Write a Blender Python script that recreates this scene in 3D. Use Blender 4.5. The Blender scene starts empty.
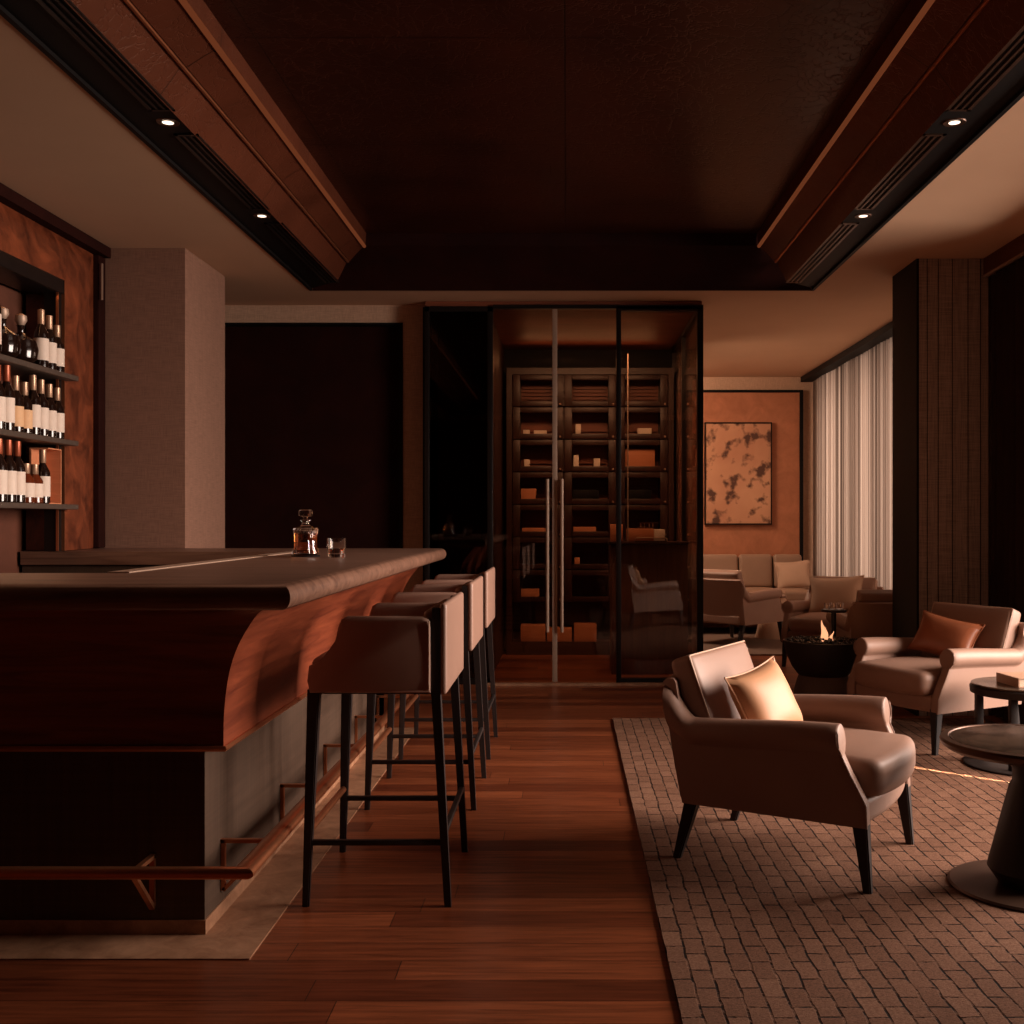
import bpy, bmesh, math, random
from mathutils import Vector, Matrix
R = math.radians
rnd = random.Random(7)
sc = bpy.context.scene
COL = sc.collection
# ------------------------------------------------------------------ camera, world, light, exposure
cam = bpy.data.objects.new('camera', bpy.data.cameras.new('camera'))
COL.objects.link(cam); sc.camera = cam
cam.location = (0, 0, 1.25); cam.rotation_euler = (R(90), 0, 0)
cam.data.sensor_width = 36; cam.data.lens = 36 * 1075 / 1024
cam.data.shift_x = -55 / 1024; cam.data.shift_y = 8 / 1024
cam.data.clip_start = .05
w = bpy.data.worlds.new('world'); sc.world = w; w.use_nodes = True
w.node_tree.nodes['Background'].inputs[0].default_value = (1, .62, .42, 1)
w.node_tree.nodes['Background'].inputs[1].default_value = .008
sc.view_settings.view_transform = 'Standard'; sc.view_settings.look = 'None'
sc.view_settings.gamma = 1; sc.view_settings.exposure = 0.0
sc.view_settings.use_curve_mapping = False

def area(name, loc, aim, sx, sy, power, color, spread=180):
    l = bpy.data.lights.new(name, 'AREA'); l.shape = 'RECTANGLE'; l.size = sx; l.size_y = sy
    l.energy = power; l.color = color; l.spread = R(spread)
    o = bpy.data.objects.new(name, l); COL.objects.link(o); o.location = loc
    o.rotation_euler = (Vector(aim) - Vector(loc)).to_track_quat('-Z', 'Y').to_euler()
    return o
def spot(name, loc, aim, power, color, ang=60, size=.03):
    l = bpy.data.lights.new(name, 'SPOT'); l.energy = power; l.color = color; l.spot_size = R(ang)
    l.spot_blend = .8; l.shadow_soft_size = size
    o = bpy.data.objects.new(name, l); COL.objects.link(o); o.location = loc
    o.rotation_euler = (Vector(aim) - Vector(loc)).to_track_quat('-Z', 'Y').to_euler()
    return o
DAY = (1, .81, .70)
WARM = (1, .42, .17)
area('daylight_near_window', (6.2, 4.4, 2.35), (0, 4.9, .6), 4.4, 3.0, 1130, DAY)
area('daylight_far_window', (3.5, 10.0, 1.5), (0, 10.0, 1.2), 4.6, 2.4, 135, DAY)
area('far_room_fill', (.45, 11.3, 2.75), (1.9, 12.3, .9), .5, .5, 30, (1, .66, .45))  # added fill light, out of sight behind the cellar, brightens the far wall
area('far_room_fill', (.55, 10.7, 2.3), (2.2, 9.9, .3), .4, .4, 22, (1, .68, .48))  # second added fill light, for the far armchairs
area('sun_sliver', (2.75, 4.51, 1.75), (2.75 - .755, 4.51 + .656, 1.75 - 1.75), .014, 1.1, 1.0, (1, .72, .5), 1)

# ------------------------------------------------------------------ materials
def srgb(r, g, b):
    f = lambda c: (c / 255 / 12.92) if c / 255 <= .04045 else ((c / 255 + .055) / 1.055) ** 2.4
    return (f(r), f(g), f(b), 1)
class NT:
    def __init__(s, name):
        s.m = bpy.data.materials.new(name); s.m.use_nodes = True
        s.t = s.m.node_tree; s.b = s.t.nodes['Principled BSDF']; s.out = s.t.nodes['Material Output']
        s._c = None
    def n(s, typ, **kw):
        x = s.t.nodes.new(typ)
        for k, v in kw.items():
            if isinstance(k, str) and hasattr(x, k): setattr(x, k, v)
        return x
    def l(s, a, b): s.t.links.new(a, b)
    def co(s, scale=(1, 1, 1), rot=(0, 0, 0), loc=(0, 0, 0)):
        tc = s.n('ShaderNodeTexCoord'); mp = s.n('ShaderNodeMapping')
        mp.inputs['Scale'].default_value = scale; mp.inputs['Rotation'].default_value = rot; mp.inputs['Location'].default_value = loc
        s.l(tc.outputs['Object'], mp.inputs['Vector']); return mp.outputs[0]
    def noise(s, vec, scale, detail=4, rough=.55, dist=0):
        x = s.n('ShaderNodeTexNoise'); x.inputs['Scale'].default_value = scale; x.inputs['Detail'].default_value = detail
        x.inputs['Roughness'].default_value = rough; x.inputs['Distortion'].default_value = dist
        s.l(vec, x.inputs['Vector']); return x.outputs['Fac']
    def ramp(s, fac, stops):
        x = s.n('ShaderNodeValToRGB'); e = x.color_ramp.elements
        while len(e) > 1: e.remove(e[-1])
        e[0].position = stops[0][0]; e[0].color = stops[0][1]
        for p, c in stops[1:]:
            q = e.new(p); q.color = c
        s.l(fac, x.inputs[0]); return x.outputs[0]
    def mix(s, fac, a, b, blend='MIX'):
        x = s.n('ShaderNodeMix'); x.data_type = 'RGBA'; x.blend_type = blend
        for i, v in ((0, fac), (6, a), (7, b)):
            if isinstance(v, (float, int, tuple)): x.inputs[i].default_value = v
            else: s.l(v, x.inputs[i])
        return x.outputs[2]
    def bump(s, h, strength=.3, dist=.01):
        x = s.n('ShaderNodeBump'); x.inputs['Strength'].default_value = strength; x.inputs['Distance'].default_value = dist
        s.l(h, x.inputs['Height']); s.l(x.outputs[0], s.b.inputs['Normal']); return x
    def set(s, **kw):
        for k, v in kw.items(): s.b.inputs[k.replace('_', ' ')].default_value = v
        return s
def mult(c, k): return (c[0] * k, c[1] * k, c[2] * k, 1)
def mat_plain(name, c, rough=.5, metal=0, var=.12, scale=8, bump=0, bscale=60, spec=.5):
    t = NT(name); v = t.co(); n = t.noise(v, scale)
    t.l(t.ramp(n, [(.25, mult(c, 1 - var)), (.75, mult(c, 1 + var))]), t.b.inputs['Base Color'])
    t.set(Roughness=rough, Metallic=metal); t.b.inputs['Specular IOR Level'].default_value = spec
    if bump: t.bump(t.noise(v, bscale, 3), bump, .004)
    return t.m
def mat_emit(name, c, s):
    t = NT(name); e = t.n('ShaderNodeEmission'); e.inputs[0].default_value = c; e.inputs[1].default_value = s
    t.l(e.outputs[0], t.out.inputs[0]); return t.m
def mat_glass(name, tint=(1, 1, 1, 1), rough=.0, boost=1.0):
    t = NT(name); tr = t.n('ShaderNodeBsdfTransparent'); tr.inputs[0].default_value = tint
    g = t.n('ShaderNodeBsdfGlossy'); g.inputs['Roughness'].default_value = rough; g.inputs[0].default_value = (1, 1, 1, 1)
    fr = t.n('ShaderNodeFresnel'); fr.inputs[0].default_value = 1.5
    mm = t.n('ShaderNodeMath'); mm.operation = 'MULTIPLY'; mm.inputs[1].default_value = boost; t.l(fr.outputs[0], mm.inputs[0])
    mm.use_clamp = True
    mx = t.n('ShaderNodeMixShader'); t.l(mm.outputs[0], mx.inputs[0]); t.l(tr.outputs[0], mx.inputs[1]); t.l(g.outputs[0], mx.inputs[2])
    t.l(mx.outputs[0], t.out.inputs[0]); return t.m
def mat_wood(name, dark, light, axis=0, rough=.35, scale=1.0, coat=0):
    t = NT(name); s = [14 * scale, 14 * scale, 14 * scale]; s[axis] = 1.2 * scale
    v = t.co(tuple(s)); n = t.noise(v, 1.6, 8, .62, .9)
    t.l(t.ramp(n, [(.3, dark), (.72, light)]), t.b.inputs['Base Color']); t.set(Roughness=rough)
    t.b.inputs['Coat Weight'].default_value = coat; t.b.inputs['Coat Roughness'].default_value = .2
    t.bump(n, .12, .004); return t.m
def mat_planks():
    t = NT('floor_planks')
    tc = t.n('ShaderNodeTexCoord'); sp = t.n('ShaderNodeSeparateXYZ'); t.l(tc.outputs['Object'], sp.inputs[0])
    dv = t.n('ShaderNodeMath'); dv.operation = 'DIVIDE'; dv.inputs[1].default_value = .127; t.l(sp.outputs['Y'], dv.inputs[0])
    fl_ = t.n('ShaderNodeMath'); fl_.operation = 'FLOOR'; t.l(dv.outputs[0], fl_.inputs[0])
    wn = t.n('ShaderNodeTexWhiteNoise'); wn.noise_dimensions = '1D'; t.l(fl_.outputs[0], wn.inputs['W'])
    ma = t.n('ShaderNodeMath'); ma.operation = 'MULTIPLY_ADD'; ma.inputs[1].default_value = 1.9; t.l(wn.outputs['Value'], ma.inputs[0]); t.l(sp.outputs['X'], ma.inputs[2])
    cb = t.n('ShaderNodeCombineXYZ'); t.l(ma.outputs[0], cb.inputs[0]); t.l(sp.outputs['Y'], cb.inputs[1]); v = cb.outputs[0]
    br = t.n('ShaderNodeTexBrick'); t.l(v, br.inputs['Vector']); br.offset = 0; br.offset_frequency = 2
    br.inputs['Color1'].default_value = srgb(112, 56, 34); br.inputs['Color2'].default_value = srgb(170, 96, 60)
    br.inputs['Mortar'].default_value = srgb(48, 22, 14)
    for k, x in (('Scale', 1), ('Mortar Size', .0016), ('Mortar Smooth', .2), ('Bias', -.1), ('Brick Width', 1.9), ('Row Height', .127)): br.inputs[k].default_value = x
    g = t.noise(t.co((1.3, 26, 1)), 2.2, 8, .65, .6)
    gg = t.ramp(g, [(.30, (.38, .32, .30, 1)), (.52, (.85, .82, .8, 1)), (.72, (1.25, 1.2, 1.15, 1))])
    t.l(t.mix(1.0, br.outputs[0], gg, 'MULTIPLY'), t.b.inputs['Base Color'])
    rr = t.ramp(g, [(.2, (.36,) * 3 + (1,)), (.8, (.26,) * 3 + (1,))]); t.l(rr, t.b.inputs['Roughness'])
    t.b.inputs['Specular IOR Level'].default_value = .45
    h = t.mix(1.0, br.outputs['Fac'], (1, 1, 1, 1), 'SUBTRACT')
    inv = t.n('ShaderNodeMath'); inv.operation = 'SUBTRACT'; inv.inputs[0].default_value = 1; t.l(br.outputs['Fac'], inv.inputs[1])
    t.bump(inv.outputs[0], .25, .002); return t.m
def mat_rug(name='woven_rug'):
    t = NT(name)
    tc = t.n('ShaderNodeTexCoord'); nz = t.n('ShaderNodeTexNoise'); nz.inputs['Scale'].default_value = 9; nz.inputs['Detail'].default_value = 3
    t.l(tc.outputs['Object'], nz.inputs['Vector'])
    sb = t.n('ShaderNodeVectorMath'); sb.operation = 'MULTIPLY_ADD'
    sb.inputs[1].default_value = (.018, .018, 0); t.l(nz.outputs['Color'], sb.inputs[0]); t.l(tc.outputs['Object'], sb.inputs[2])
    mp = t.n('ShaderNodeMapping'); mp.inputs['Rotation'].default_value = (0, 0, R(90)); t.l(sb.outputs[0], mp.inputs['Vector'])
    br = t.n('ShaderNodeTexBrick'); t.l(mp.outputs[0], br.inputs['Vector']); br.offset = .5
    br.inputs['Color1'].default_value = srgb(124, 88, 69); br.inputs['Color2'].default_value = srgb(142, 104, 83)
    br.inputs['Mortar'].default_value = srgb(44, 28, 21)
    for k, x in (('Scale', 1), ('Mortar Size', .0042), ('Mortar Smooth', .5), ('Bias', 0), ('Brick Width', .112), ('Row Height', .058)): br.inputs[k].default_value = x
    f = t.noise(t.co((1, 2.2, 1)), 130, 4, .7)
    ff = t.ramp(f, [(.32, (.5, .47, .45, 1)), (.68, (1.25, 1.25, 1.25, 1))])
    br.inputs['Mortar'].default_value = br.inputs['Color1'].default_value
    gp = t.ramp(t.noise(t.co(), 17, 3, .7), [(.40, (.12, .12, .12, 1)), (.56, (1, 1, 1, 1))])
    jf = t.n('ShaderNodeMath'); jf.operation = 'MULTIPLY'; t.l(br.outputs['Fac'], jf.inputs[0]); t.l(gp, jf.inputs[1])
    yc = t.mix(jf.outputs[0], br.outputs[0], srgb(30, 18, 14))
    t.l(t.mix(1.0, yc, ff, 'MULTIPLY'), t.b.inputs['Base Color']); t.set(Roughness=.95)
    t.b.inputs['Specular IOR Level'].default_value = .15
    inv = t.n('ShaderNodeMath'); inv.operation = 'SUBTRACT'; inv.inputs[0].default_value = 1; t.l(jf.outputs[0], inv.inputs[1])
    ad = t.n('ShaderNodeMath'); ad.operation = 'MULTIPLY_ADD'; ad.inputs[1].default_value = .25; t.l(f, ad.inputs[0]); t.l(inv.outputs[0], ad.inputs[2])
    t.bump(ad.outputs[0], .9, .012); return t.m
def mat_linen(name, c, s=420, var=.22, rough=.9):
    t = NT(name); a = t.noise(t.co((1, 1, .04)), s, 2); b = t.noise(t.co((.04, .04, 1)), s, 2)
    ad = t.n('ShaderNodeMath'); ad.operation = 'ADD'; t.l(a, ad.inputs[0]); t.l(b, ad.inputs[1])
    hf = t.n('ShaderNodeMath'); hf.operation = 'MULTIPLY'; hf.inputs[1].default_value = .5; t.l(ad.outputs[0], hf.inputs[0])
    t.l(t.ramp(hf.outputs[0], [(.35, mult(c, 1 - var)), (.65, mult(c, 1 + var))]), t.b.inputs['Base Color'])
    t.set(Roughness=rough); t.b.inputs['Specular IOR Level'].default_value = .2; t.bump(hf.outputs[0], .25, .003); return t.m
def mat_leather_panel(name, c, c2, rough=.38, sx=1.25, sy=1.235, off=(0, 0, 0)):
    # big hide panels with creases and seams
    t = NT(name); v = t.co(); t.b.inputs['Specular Tint'].default_value = (1, .55, .36, 1)
    vo = t.n('ShaderNodeTexVoronoi'); vo.feature = 'DISTANCE_TO_EDGE'; vo.inputs['Scale'].default_value = 9
    dn = t.n('ShaderNodeTexNoise'); dn.inputs['Scale'].default_value = 3.2; dn.inputs['Detail'].default_value = 6; t.l(v, dn.inputs['Vector'])
    va = t.n('ShaderNodeVectorMath'); va.operation = 'MULTIPLY_ADD'; va.inputs[1].default_value = (.9, .9, .9); t.l(dn.outputs['Color'], va.inputs[0]); t.l(v, va.inputs[2])
    t.l(va.outputs[0], vo.inputs['Vector'])
    cr = t.ramp(vo.outputs['Distance'], [(0, (0, 0, 0, 1)), (.05, (1, 1, 1, 1))])
    br = t.n('ShaderNodeTexBrick'); br.offset = 0; t.l(t.co(loc=off), br.inputs['Vector'])
    for k, x in (('Scale', 1), ('Mortar Size', .004), ('Mortar Smooth', .3), ('Brick Width', sx), ('Row Height', sy)): br.inputs[k].default_value = x
    n = t.noise(v, 2.2, 5)
    base = t.ramp(n, [(.3, c), (.7, c2)])
    t.l(t.mix(br.outputs['Fac'], base, mult(c, .3)), t.b.inputs['Base Color']); t.set(Roughness=rough)
    inv = t.n('ShaderNodeMath'); inv.operation = 'SUBTRACT'; t.l(cr, inv.inputs[0]); t.l(br.outputs['Fac'], inv.inputs[1])
    t.bump(inv.outputs[0], .35, .006); return t.m
def mat_mottle(name, a, b, rough=.4, scale=6, metal=0, bump=.1, spec=.5):
    t = NT(name); t.b.inputs['Specular IOR Level'].default_value = spec; v = t.co(); n = t.noise(v, scale, 8, .7, .6)
    t.l(t.ramp(n, [(.32, a), (.68, b)]), t.b.inputs['Base Color']); t.set(Roughness=rough, Metallic=metal); t.bump(n, bump, .01); return t.m
def mat_sheer():
    t = NT('sheer_curtain_cloth')
    v = t.co((1, 24, .02)); n = t.noise(v, 1.0, 5, .75)
    c = t.ramp(n, [(.36, srgb(70, 56, 48)), (.5, srgb(150, 130, 116)), (.66, srgb(214, 192, 176))])  # bright and dark of the pleats put into the colour as vertical stripes
    d = t.n('ShaderNodeBsdfDiffuse'); tl = t.n('ShaderNodeBsdfTranslucent'); t.l(c, d.inputs[0]); t.l(c, tl.inputs[0])
    m = t.n('ShaderNodeMixShader'); m.inputs[0].default_value = .6; t.l(d.outputs[0], m.inputs[1]); t.l(tl.outputs[0], m.inputs[2])
    t.l(m.outputs[0], t.out.inputs[0]); return t.m
def mat_art():
    t = NT('stained_canvas'); v = t.co()
    n = t.noise(v, 6.0, 4, .5, 0); n2 = t.noise(t.co(loc=(3, 1, 7)), 2.0, 3)
    base = t.ramp(n2, [(.3, srgb(186, 128, 96)), (.7, srgb(206, 152, 116))])
    k = t.ramp(n, [(.52, (0, 0, 0, 1)), (.62, (1, 1, 1, 1))])
    t.l(t.mix(k, base, srgb(88, 56, 42)), t.b.inputs['Base Color']); t.set(Roughness=.8); return t.m

M = dict(
    floor=mat_planks(), rug=mat_rug(),
    ceiling=mat_plain('ceiling_plaster', srgb(200, 160, 127), .9, var=.03, scale=2),
    wall=mat_linen('linen_wallcovering', srgb(196, 160, 134)),
    column=mat_linen('linen_column', srgb(136, 100, 83), 300),
    dcolumn=mat_linen('dark_grass_cloth', srgb(158, 138, 126), 160, .3),
    hide=mat_leather_panel('ceiling_hide', srgb(40, 16, 10), srgb(58, 25, 15), .34, 1.25, 1.235, (.01, -.64, 0)),
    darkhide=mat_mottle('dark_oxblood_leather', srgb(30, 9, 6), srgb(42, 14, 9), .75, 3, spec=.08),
    cornice=mat_leather_panel('cornice_hide', srgb(72, 35, 22), srgb(90, 46, 30), .40, 30, 1.42),
    black=mat_plain('matt_black', srgb(13, 8, 7), .6, spec=.2),
    blackmetal=mat_plain('blackened_steel', srgb(24, 17, 15), .4, .3),
    copper=mat_plain('brushed_copper', srgb(200, 128, 90), .36, .9, .08, 20),
    steel=mat_plain('satin_steel', srgb(178, 150, 130), .5, .4, .05, 20),
    bronze=mat_plain('bronze_metal', srgb(96, 70, 56), .4, .7),
    mahog=mat_wood('mahogany_veneer', srgb(92, 38, 22), srgb(146, 72, 44), 1, .38),
    mahogx=mat_wood('mahogany_veneer_front', srgb(92, 38, 22), srgb(146, 72, 44), 0, .38),
    topwood=mat_wood('dark_oak_top', srgb(84, 54, 40), srgb(138, 100, 80), 0, .45),
    plinth=mat_linen('stained_plinth', srgb(80, 62, 50), 60, .16, .6),
    stone=mat_mottle('travertine', srgb(134, 92, 66), srgb(184, 138, 106), .5, 11),
    legwood=mat_wood('ebonised_wood', srgb(24, 14, 11), srgb(38, 23, 18), 2, .55),
    darkwood=mat_wood('walnut_cabinet', srgb(44, 22, 16), srgb(66, 36, 26), 2, .42),
    deskwood=mat_wood('smoked_oak_desk', srgb(92, 60, 45), srgb(124, 84, 64), 2, .45),
    redwood=mat_wood('cedar_lining', srgb(108, 54, 34), srgb(140, 76, 50), 0, .5),
    leather=mat_plain('taupe_leather', srgb(148, 114, 97), .52, 0, .06, 5, .15, 300),
    stoolleather=mat_plain('tan_leather', srgb(158, 122, 105), .42, 0, .05, 5, .12, 300),
    piping=mat_plain('pale_piping', srgb(205, 170, 145), .5),
    satin=mat_plain('gold_satin', srgb(206, 152, 112), .5, 0, .06, 6, .15, 14),
    russet=mat_plain('russet_satin', srgb(150, 86, 56), .36, 0, .08, 6, .15, 14),
    beige=mat_plain('beige_cloth', srgb(186, 152, 128), .85, 0, .05, 6, .2, 200),
    farrug=mat_plain('far_rug_wool', srgb(112, 88, 74), .95, 0, .1, 30, .3, 150),
    sofa=mat_plain('sofa_leather', srgb(150, 118, 96), .5, 0, .07, 5, .15, 200),
    orange=mat_mottle('rust_hide_wall', srgb(164, 102, 70), srgb(190, 122, 86), .75, 5),
    art=mat_art(), sheer=mat_sheer(),
    drape=mat_plain('dark_drape', srgb(50, 34, 28), .95, spec=.1),
    nichewood=mat_mottle('copper_leather', srgb(52, 21, 12), srgb(138, 70, 42), .32, 5, 0, .15),
    nicheback=mat_mottle('niche_leather', srgb(84, 46, 31), srgb(104, 58, 40), .55, 4),
    shelf=mat_plain('bronze_shelf', srgb(92, 76, 66), .5, .3, .2, 60),
    glass=mat_glass('cellar_glass', (.90, .84, .79, 1), .02, .85),
    darkglass=mat_glass('smoked_glass', (.62, .52, .47, 1), .02, .9),
    pane=mat_glass('locker_glass', (.9, .86, .82, 1)),
    bottle=mat_plain('dark_bottle_glass', srgb(30, 16, 11), .12, 0, .1, 4, spec=.6),
    amber=mat_plain('amber_bottle_glass', srgb(96, 40, 18), .12, 0, .1, 4, spec=.6),
    label=mat_plain('paper_label', srgb(226, 205, 188), .7, 0, .05, 40),
    label2=mat_plain('cream_label', srgb(222, 176, 132), .7, 0, .05, 40),
    cap=mat_plain('foil_cap', srgb(178, 140, 112), .35, .5),
    capr=mat_plain('red_foil_cap', srgb(158, 78, 48), .35, .4),
    box=mat_wood('cedar_box', srgb(190, 116, 78), srgb(214, 140, 98), 0, .6),
    whitebox=mat_plain('white_card', srgb(236, 218, 200), .6),
    marble=mat_mottle('dark_marble', srgb(38, 29, 24), srgb(98, 78, 64), .25, 9, 0, .02),
    gravel=mat_plain('black_gravel', srgb(36, 30, 27), .3),
    concrete=mat_plain('dark_concrete', srgb(52, 43, 38), .6),
    pedestal=mat_plain('taupe_plaster', srgb(104, 84, 72), .7),
    book=mat_plain('book_cloth', srgb(196, 152, 124), .6), pages=mat_plain('book_pages', srgb(226, 200, 174), .8),
    flame=mat_emit('flame', (1, .42, .20, 1), 1.3),
    lamp=mat_emit('lamp_face', (1, .75, .55, 1), 2.5),
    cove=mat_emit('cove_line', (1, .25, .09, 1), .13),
    led=mat_emit('led_strip', (1, .42, .16, 1), 1.2),
)
def mat_crystal(name, c, rough=0.02, tr=1):
    t = NT(name); t.set(Base_Color=c, Roughness=rough, IOR=1.5); t.b.inputs['Transmission Weight'].default_value = tr; return t.m
M['crystal'] = mat_crystal('cut_crystal', (1, .96, .93, 1))
M['whisky'] = mat_crystal('whisky', (.62, .17, .04, 1), .05)

# ------------------------------------------------------------------ mesh helpers
def new(): return bmesh.new()
def box(bm, x0, x1, y0, y1, z0, z1, bev=0, mtx=None, seg=2):
    b = bmesh.new()
    vs = [b.verts.new((x, y, z)) for x in (x0, x1) for y in (y0, y1) for z in (z0, z1)]
    for f in ((0, 1, 3, 2), (4, 6, 7, 5), (0, 4, 5, 1), (2, 3, 7, 6), (0, 2, 6, 4), (1, 5, 7, 3)): b.faces.new([vs[i] for i in f])
    if bev: bmesh.ops.bevel(b, geom=list(b.edges), offset=bev, segments=seg, affect='EDGES', profile=.5)
    if mtx: b.transform(mtx)
    merge(bm, b); return bm
def merge(bm, b):
    mp = {v: bm.verts.new(v.co) for v in b.verts}
    for f in b.faces:
        try: bm.faces.new([mp[v] for v in f.verts])
        except ValueError: pass
    b.free()
def ringmesh(bm, rings, close=True, cap=True):
    V = [[bm.verts.new(p) for p in r] for r in rings]; n = len(V[0])
    for a, b in zip(V, V[1:]):
        for i in range(n if close else n - 1):
            j = (i + 1) % n
            bm.faces.new((a[i], a[j], b[j], b[i]))
    if cap and close: bm.faces.new(V[0][::-1]); bm.faces.new(V[-1])
    return V
def lathe(bm, prof, c=(0, 0, 0), n=24, cap=True, sy=1):
    rings = [[(c[0] + r * math.cos(2 * math.pi * i / n), c[1] + sy * r * math.sin(2 * math.pi * i / n), c[2] + z) for i in range(n)] for r, z in prof]
    ringmesh(bm, rings, True, cap); return bm
def tube(bm, pts, r, n=10):
    P = [Vector(p) for p in pts]; rings = []
    for i, p in enumerate(P):
        d = (P[min(i + 1, len(P) - 1)] - P[max(i - 1, 0)]).normalized()
        a = Vector((0, 0, 1)) if abs(d.z) < .9 else Vector((1, 0, 0))
        s = d.cross(a).normalized(); u = s.cross(d).normalized()
        k = 1
        if 0 < i < len(P) - 1:
            d1 = (P[i] - P[i - 1]).normalized(); c = max(.5, d.dot(d1)); k = 1 / c
        rr = r[i] if isinstance(r, (list, tuple)) else r
        rings.append([p + (s * math.cos(2 * math.pi * j / n) * k + u * math.sin(2 * math.pi * j / n)) * rr for j in range(n)])
    ringmesh(bm, rings); return bm
def taper(bm, p0, a0, p1, a1, b0=None, b1=None):
    """square tapered leg, half sizes"""
    b0 = b0 or a0; b1 = b1 or a1
    r = lambda p, a, b: [(p[0] - a, p[1] - b, p[2]), (p[0] + a, p[1] - b, p[2]), (p[0] + a, p[1] + b, p[2]), (p[0] - a, p[1] + b, p[2])]
    b = bmesh.new(); ringmesh(b, [r(p0, a0, b0), r(p1, a1, b1)])
    bmesh.ops.bevel(b, geom=[e for e in b.edges if abs(e.verts[0].co.z - e.verts[1].co.z) > .01], offset=min(a0, a1, b0, b1) * .35, segments=2, affect='EDGES')
    merge(bm, b); return bm
def prism(bm, poly, axis, a, b, bev=0):
    """extrude 2D poly along axis between a and b; poly in remaining axes order"""
    def P(p, t):
        return {0: (t, p[0], p[1]), 1: (p[0], t, p[1]), 2: (p[0], p[1], t)}[axis]
    q = bmesh.new(); ringmesh(q, [[P(p, a) for p in poly], [P(p, b) for p in poly]])
    if bev:
        es = [e for e in q.edges if abs(e.verts[0].co[axis] - e.verts[1].co[axis]) < 1e-6]
        bmesh.ops.bevel(q, geom=es, offset=bev, segments=3, affect='EDGES', profile=.5)
    merge(bm, q); return bm
def cushion(bm, sx, sy, sz, r, crown=0, mtx=None, n=8, bow=0):
    """rounded box with half sizes, crowned top/bottom"""
    b = bmesh.new(); hs = (sx, sy, sz); r = min(r, sx, sy, sz)
    def ts(h):
        e = [-h, -h + r * .25, -h + r * .6, -h + r]; m = [(-h + r) + (2 * (h - r)) * i / n for i in range(1, n)] if h > r * 1.01 else []
        return e + m + [-x for x in e[::-1]] if h > r * 1.01 else [-h, -h * .6, -h * .25, 0, h * .25, h * .6, h]
    vd = {}
    def vert(p):
        k = tuple(round(x, 5) for x in p)
        if k not in vd:
            q = Vector([max(-hs[i] + r, min(hs[i] - r, p[i])) for i in range(3)]); d = Vector(p) - q
            o = q + (d.normalized() * r if d.length > 1e-9 else Vector())
            fx, fy = 1 - (o.x / sx) ** 2, 1 - (o.y / sy) ** 2
            if crown: o.z += crown * max(0, fx) ** .6 * max(0, fy) ** .6 * (o.z / sz)
            if bow: o.x += bow * fy * max(0, o.x / sx)
            vd[k] = b.verts.new(o)
        return vd[k]
    for ax in range(3):
        i, j = [(1, 2), (2, 0), (0, 1)][ax]
        A, B = ts(hs[i]), ts(hs[j])
        for sg in (-1, 1):
            for u0, u1 in zip(A, A[1:]):
                for v0, v1 in zip(B, B[1:]):
                    q = []
                    for uu, vv in ((u0, v0), (u1, v0), (u1, v1), (u0, v1)):
                        p = [0, 0, 0]; p[ax] = sg * hs[ax]; p[i] = uu; p[j] = vv; q.append(vert(p))
                    if sg < 0: q = q[::-1]
                    if len(set(q)) == 4: b.faces.new(q)
    if mtx: b.transform(mtx)
    merge(bm, b); return bm
def pillow(bm, sx, sy, t, mtx=None, n=14):
    b = bmesh.new(); G = []
    for s in (1, -1):
        g = []
        for i in range(n + 1):
            row = []
            for j in range(n + 1):
                x = -1 + 2 * i / n; y = -1 + 2 * j / n
                h = (max(0, (1 - x ** 4)) * max(0, (1 - y ** 4))) ** .5 * (1 - .35 * (x * x + y * y) / 2)
                wr = .05 * math.sin(9 * x * y + 3 * y) * (abs(x) * abs(y)) ** .7
                row.append(((x * (1 - .10 * (1 - y * y))) * sx, (y * (1 - .10 * (1 - x * x))) * sy, s * t * h * (1 + wr)))
            g.append(row)
        G.append(g)
    vt = {}
    def V(p):
        k = tuple(round(c, 5) for c in p)
        if k not in vt: vt[k] = b.verts.new(p)
        return vt[k]
    for s, g in zip((1, -1), G):
        for i in range(n):
            for j in range(n):
                q = [V(g[i][j]), V(g[i + 1][j]), V(g[i + 1][j + 1]), V(g[i][j + 1])]
                if s < 0: q = q[::-1]
                try: b.faces.new(q)
                except ValueError: pass
    e = [G[0][i][0] for i in range(n + 1)] + [G[0][n][j] for j in range(1, n + 1)] + [G[0][i][n] for i in range(n - 1, -1, -1)] + [G[0][0][j] for j in range(n - 1, -1, -1)]
    if mtx: b.transform(mtx); e = [mtx @ Vector(p) for p in e]
    merge(bm, b); return e
def obj(name, bm, mat, parent=None, loc=None, rz=0, sharp=35):
    bmesh.ops.recalc_face_normals(bm, faces=bm.faces)
    for f in bm.faces: f.smooth = True
    for e in bm.edges:
        if len(e.link_faces) == 2 and e.calc_face_angle(0) > R(sharp): e.smooth = False
    me = bpy.data.meshes.new(name); bm.to_mesh(me); bm.free(); me.materials.append(M[mat] if isinstance(mat, str) else mat)
    o = bpy.data.objects.new(name, me); COL.objects.link(o)
    if parent: o.parent = parent
    if loc: o.location = loc
    if rz: o.rotation_euler.z = rz
    return o
def tag(o, label, cat, group=None, kind=None):
    o['label'] = label; o['category'] = cat
    if group: o['group'] = group
    if kind: o['kind'] = kind
    return o
def thing(name, label, cat, loc=(0, 0, 0), rz=0, group=None):
    o = bpy.data.objects.new(name, None); COL.objects.link(o); o.location = loc; o.rotation_euler.z = rz; o.empty_display_size = .1
    return tag(o, label, cat, group)
def copy_tree(o, parent=None):
    c = o.copy(); COL.objects.link(c)
    if parent: c.parent = parent
    for ch in list(o.children): copy_tree(ch, c)
    return c
def struct(name, bm, mat, label=None, parent=None):
    o = obj(name, bm, mat, parent); o['kind'] = 'structure'
    if label: o['label'] = label
    return o
def B(*a, **k): return box(new(), *a, **k)

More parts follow.
